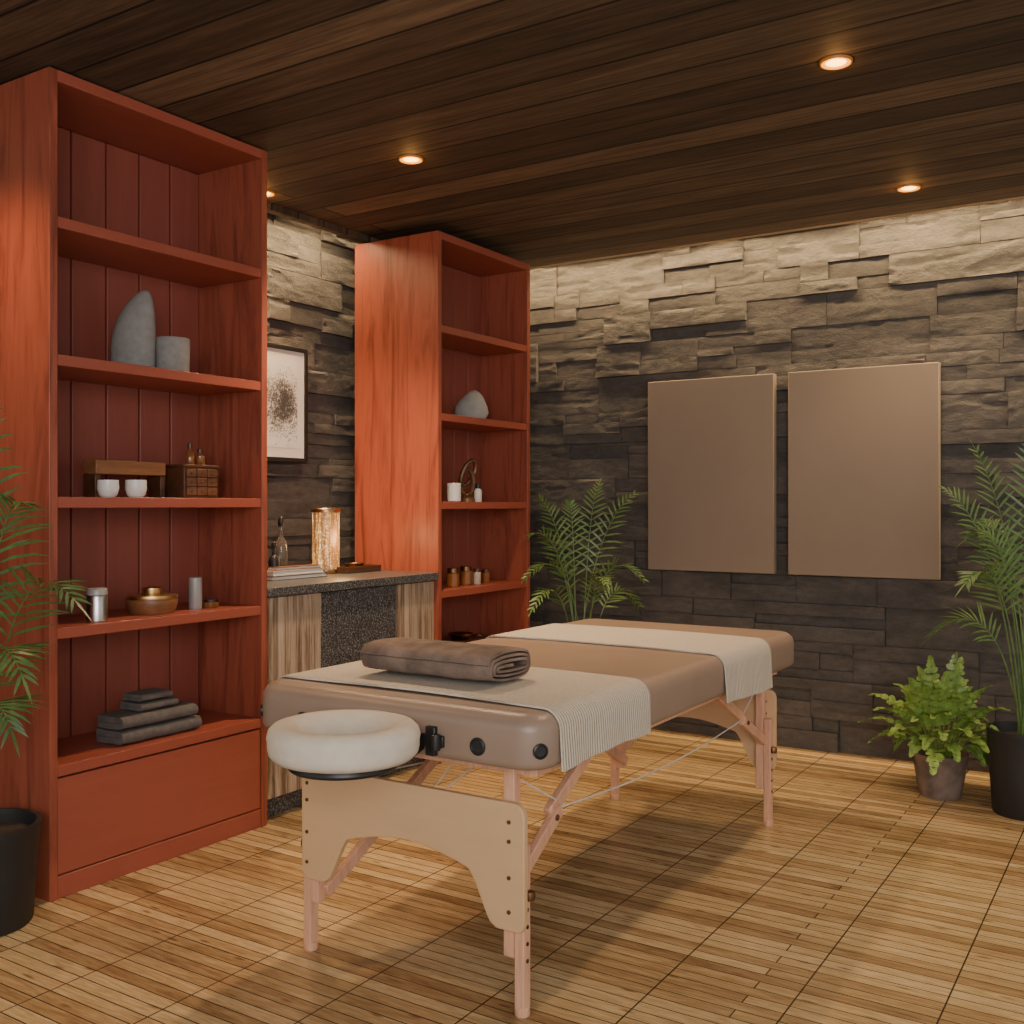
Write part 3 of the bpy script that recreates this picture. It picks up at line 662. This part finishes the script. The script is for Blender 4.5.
MB().box(xa-0.10, xa-0.092, y0, y1, ZT+0.012, ZT+0.03).box(xa+0.012, xa+0.02, y0, y1, ZT+0.012, ZT+0.03).box(xa-0.092, xa+0.012, y0, y0+0.008, ZT+0.012, ZT+0.03).box(xa-0.092, xa+0.012, y1-0.008, y1, ZT+0.012, ZT+0.03).build('rim', M['darkwood'], r, 0.001)
tag(MB().lathe((xa-0.04, (y0+y1)/2, ZT+0.012), [(0.02, 0), (0.038, 0.008), (0.045, 0.03), (0.042, 0.03), (0.03, 0.012), (0.001, 0.01)], 28).build('dish', M['bronze']), 'small bronze dish inside the dark tray on the worktop', 'dish')

# ---------- wall pieces ----------
for x0, x1, lab in ((-2.330, -1.649, 'plain taupe canvas panel on the stone wall, left one, nearer the far bookcase'), (-1.578, -0.883, 'plain taupe canvas panel on the stone wall, right one, nearer the potted palms')):
    tag(MB().box(x0, x1, 4.995, 5.04, 0.859, 1.85).build('wall_panel', M['canvas'], bevel=0.003), lab, 'wall panel', 'taupe canvas panels')
xw = -3.445; y1 = yat(308, xw+0.03); zt, zb = zat(350, xw, y1), zat(463, xw, y1); y0 = y1-0.41
r = thing('picture_frame', 'black framed speckled grey print on the stone wall above the worktop', 'picture', (xw, (y0+y1)/2, zb))
xf = xw+0.030; fw = 0.020
MB().box(xw, xf, y0, y0+fw, zb, zt).box(xw, xf, y1-fw, y1, zb, zt).box(xw, xf, y0+fw, y1-fw, zb, zb+fw).box(xw, xf, y0+fw, y1-fw, zt-fw, zt).build('frame', M['frameblack'], r, 0.0015)
MB().box(xw+0.002, xf-0.006, y0+fw, y1-fw, zb+fw, zt-fw).build('mat_board', M['white'], r)
MB().box(xf-0.0058, xf-0.005, y0+0.065, y1-0.065, zb+0.065, zt-0.065).build('print', M['ink'], r)

# ---------- plants ----------
def blade(mb, p, d, n, L, w, droop, prof=((0, .3), (.3, 1), (.7, .75), (1, .03))):
    sd = d.cross(n).normalized(); last = None
    for t, k in prof:
        c = p+d*L*t-Z*droop*L*t*t
        cur = (mb.v(c-sd*w*k/2), mb.v(c+sd*w*k/2))
        if last: mb.face([last[0], last[1], cur[1], cur[0]])
        last = cur
def frond(mb, P0, P1, P2, nl, L, w, t0, rng, rr=0.004, lift=0.2, ang=56, droop=0.2, prof=None):
    def B(t): return P0*(1-t)**2+P1*2*t*(1-t)+P2*t*t
    def T(t): return ((P1-P0)*(1-t)+(P2-P1)*t).normalized()
    pts = [B(k/14) for k in range(15)]
    mb.tube(pts, [rr*(1-0.75*k/14) for k in range(15)], 6)
    for i in range(nl):
        q = i/(nl-1); t = t0+(1-t0)*q; tg = T(t); sd = tg.cross(Z)
        # leaf plane turns towards the open side of the room, where the light is
        sd = (sd+R*0.9*(1 if sd.dot(R) >= 0 else -1))
        sd = (sd-tg*sd.dot(tg))
        if sd.length < 0.05: sd = R.copy()
        sd.normalize(); up = sd.cross(tg).normalized()
        ln = L*(0.45+0.55*math.sin(PI*min(1, 0.15+q*0.95)))*(1-0.35*q)
        for s in (-1, 1):
            a = math.radians(ang-14*q+rng.uniform(-6, 6))
            d = (sd*s*math.sin(a)+tg*math.cos(a)+up*lift*rng.uniform(0.5, 1.3)).normalized()
            nn = (up-sd*s*0.35).normalized()
            kw = {'prof': prof} if prof else {}
            blade(mb, B(t), d, nn, ln*rng.uniform(0.9, 1.08), w, droop*rng.uniform(0.5, 1.4), **kw)
    blade(mb, B(1), T(1), Z, L*0.5, w, 0.1)
def pot(c, h, rt, rb, m, r):
    MB().lathe((c[0], c[1], 0), [(rb*0.96, 0), (rb, 0.006), (rb+(rt-rb)*0.55, h*0.5), (rt, h-0.02), (rt*1.015, h-0.012), (rt*1.01, h), (rt*0.93, h), (rt*0.90, h-0.02), (rt*0.85, h*0.5), (0.002, h*0.45)], 48).build('pot', m, r)
    MB().lathe((c[0], c[1], h-0.05), [(rt*0.86, 0), (rt*0.885, 0.014), (rt*0.4, 0.022), (0.002, 0.024)], 32).build('soil', M['soil'], r)
def palm(label, c, h, rt, rb, tips, m, seed, L, w, nl=20, t0=0.3, droop=0.2):
    rng = random.Random(seed)
    r = thing('potted_palm', label, 'plant', (c[0], c[1], 0)); pot(c, h, rt, rb, M['pot_black'], r)
    for a, b, cz, rise in tips:
        j = R*rng.uniform(-0.03, 0.03)+F*rng.uniform(-0.03, 0.03)
        P0 = Vector((c[0], c[1], h-0.035))+j; P2 = Vector((c[0], c[1], h))+R*a+F*b+Z*cz
        P1 = P0+R*(a*0.25)+F*(b*0.25)+Z*rise
        mb = MB(); frond(mb, P0, P1, P2, nl, L, w, t0, rng, droop=droop); mb.build('frond', m, r, flat=True)
palm('tall palm in a black pot at the right side of the stone wall', (-0.475, 4.456), 0.33, 0.135, 0.115,
     [(-0.29, 0.05, 0.93, 0.85), (-0.27, -0.1, 0.58, 0.80), (-0.31, 0.1, 0.36, 0.62), (-0.14, 0.1, 1.08, 0.8), (0.03, 0.0, 1.14, 0.8), (0.24, 0.1, 0.98, 0.8), (0.32, -0.1, 0.6, 0.8), (0.08, -0.28, 0.85, 0.8), (0.2, 0.2, 0.5, 0.7), (-0.05, 0.25, 0.8, 0.8), (-0.21, 0.0, 0.75, 0.9)],
     M['leaf_palm'], 3, 0.16, 0.010, 17, 0.42)
palm('palm in the far corner between the bookcase and the left canvas panel', (-2.50, 4.58), 0.33, 0.15, 0.125,
     [(-0.21, -0.05, 0.90, 0.80), (0.26, 0.0, 0.92, 0.80), (0.09, 0.1, 0.97, 0.85), (-0.28, -0.15, 0.52, 0.80), (-0.25, -0.25, 0.38, 0.68), (0.30, -0.05, 0.50, 0.80), (0.29, 0.05, 0.36, 0.66), (-0.06, -0.05, 0.88, 0.80), (-0.26, -0.1, 0.72, 0.85), (0.10, -0.25, 0.50, 0.66)],
     M['leaf_palm'], 4, 0.125, 0.010, 15, 0.42)
palm('green palm in a black pot at the left edge, beside the near bookcase', (-2.867, 1.675), 0.288, 0.155, 0.135,
     [(0.05, -0.12, 1.26, 0.98), (0.18, -0.14, 0.92, 0.98), (0.33, -0.16, 0.66, 0.90), (0.21, -0.2, 0.46, 0.74), (0.13, -0.10, 0.30, 0.55), (-0.3, -0.1, 0.9, 0.8), (-0.3, -0.2, 0.5, 0.7), (-0.1, -0.3, 0.6, 0.8)],
     M['leaf_dark'], 5, 0.18, 0.0100, 16, 0.40, 0.30)
bc = (-0.80, 4.55)
r = thing('potted_fern', 'bushy bright green fern in a small weathered clay pot', 'plant', (bc[0], bc[1], 0))
pot(bc, 0.178, 0.108, 0.082, M['pot_grey'], r)
rng = random.Random(21)
oval = ((0, .45), (.2, .95), (.5, 1), (.8, .7), (1, .15))
for k in range(66):
    az = k*2.399963; el = -0.08+1.06*((k+0.5)/66); rad = 0.285*math.sqrt(max(0.06, 1-min(1, el*el)))*rng.uniform(0.55, 1.12)
    P0 = Vector((bc[0]+0.03*math.cos(az), bc[1]+0.03*math.sin(az), 0.145))
    P2 = Vector((bc[0]+rad*math.cos(az), bc[1]+rad*math.sin(az), 0.185+0.37*el*rng.uniform(0.76, 1.14)))
    P1 = P0.lerp(P2, 0.5)+Z*0.12
    mb = MB(); frond(mb, P0, P1, P2, 6, 0.052, 0.029, 0.48, rng, 0.002, 0.45, 62, 0.3, oval); mb.build('frond', M['leaf_bright'], r, flat=True)

# ---------- downlights ----------
def spot(loc, e, ang=110, col=(1, 0.70, 0.43), parent=None, rad=0.05):
    l = bpy.data.lights.new('downlight_lamp', 'SPOT'); l.energy = e; l.color = col; l.spot_size = math.radians(ang); l.spot_blend = 0.8; l.shadow_soft_size = rad
    o = bpy.data.objects.new('downlight_lamp', l); C.objects.link(o)
    if parent: o.parent = parent; o.location = Vector(loc)-parent.location
    else: o.location = loc
    return o
for x, y, e, lab in ((-0.843, 3.131, 70, 'recessed downlight in the ceiling nearest the camera, upper right'), (-2.456, 3.133, 140, 'recessed downlight in the ceiling between the two bookcases'), (-0.92, 4.537, 38, 'recessed downlight near the stone wall above the right canvas panel'), (-3.25, 3.135, 118, 'recessed downlight at the ceiling edge half hidden behind the near bookcase')):
    r = thing('downlight', lab, 'ceiling light', (x, y, HC-0.008), 'recessed ceiling downlights')
    MB().lathe((x, y, HC-0.008), [(0.043, 0.0075), (0.044, 0), (0.047, 0.001), (0.048, 0.0078)], 32, closed=True).build('trim_ring', M['trim'], r)
    MB().lathe((x, y, HC-0.006), [(0.030, 0.005), (0.031, 0.001), (0.0425, -0.0008), (0.0428, 0.005)], 32, closed=True).build('glow_ring', M['ring'], r)
    MB().lathe((x, y, HC-0.004), [(0.0300, 0.003), (0.0300, 0), (0.015, -0.0015), (0.001, -0.002)], 32).build('lens', M['led'], r)
    spot((x, y, HC-0.03), e, parent=r, col=(1, 0.62, 0.32) if x < -3 else (1, 0.70, 0.43))
    l = bpy.data.lights.new('downlight_halo', 'POINT'); l.energy = 0.36; l.color = (1, 0.45, 0.12); l.shadow_soft_size = 0.02  # extra point light added for the halo on the ceiling round the lens
    o = bpy.data.objects.new('downlight_halo', l); C.objects.link(o); o.parent = r; o.location = (0, 0, -0.035)
spot((-3.05, 1.48, HC-0.03), 50, col=(1, 0.60, 0.30))

# ---------- lights ----------
def area(name, loc, rot, sx, sy, e, col):
    l = bpy.data.lights.new(name, 'AREA'); l.shape = 'RECTANGLE'; l.size = sx; l.size_y = sy; l.energy = e; l.color = col
    o = bpy.data.objects.new(name, l); C.objects.link(o); o.location = loc; o.rotation_euler = rot; return o
WC = (1, 0.70, 0.36)
area('cove_light_back', (-0.75, 4.99, 3.00), (math.radians(8), 0, 0), 5.3, 0.03, 150, WC)
area('cove_light_side', (-3.39, 2.6, 3.00), (0, math.radians(8), 0), 0.03, 4.6, 100, WC)
# added unseen strips under the ceiling edge, carrying the cove wash down the stone
area('wash_fill_back', (-0.75, 4.90, HC-0.012), (math.radians(26), 0, 0), 5.3, 0.02, 37, WC)
area('wash_fill_side', (-3.345, 3.32, HC-0.034), (0, math.radians(15), 0), 0.02, 0.9, 9, WC)
k = area('front_fill_light', (1.2, -1.3, 2.1), (0, 0, 0), 2.6, 2.0, 150, (1, 0.98, 0.95))  # added soft fill light, out of view behind the camera
k.rotation_euler = (Vector((-1.9, 3.3, 0.8))-k.location).to_track_quat('-Z', 'Y').to_euler()

w = bpy.data.worlds.new('World'); SC.world = w; w.use_nodes = True
bg = w.node_tree.nodes['Background']; bg.inputs[0].default_value = (1.0, 0.96, 0.91, 1); bg.inputs[1].default_value = 0.84

cam = bpy.data.cameras.new('Camera'); co = bpy.data.objects.new('Camera', cam); C.objects.link(co)
co.location = (0, 0, CH); co.rotation_euler = (PI/2, 0, A)
cam.sensor_width = 36; cam.lens = 36*f/1024; cam.shift_y = -(512-HZ)/1024
SC.camera = co
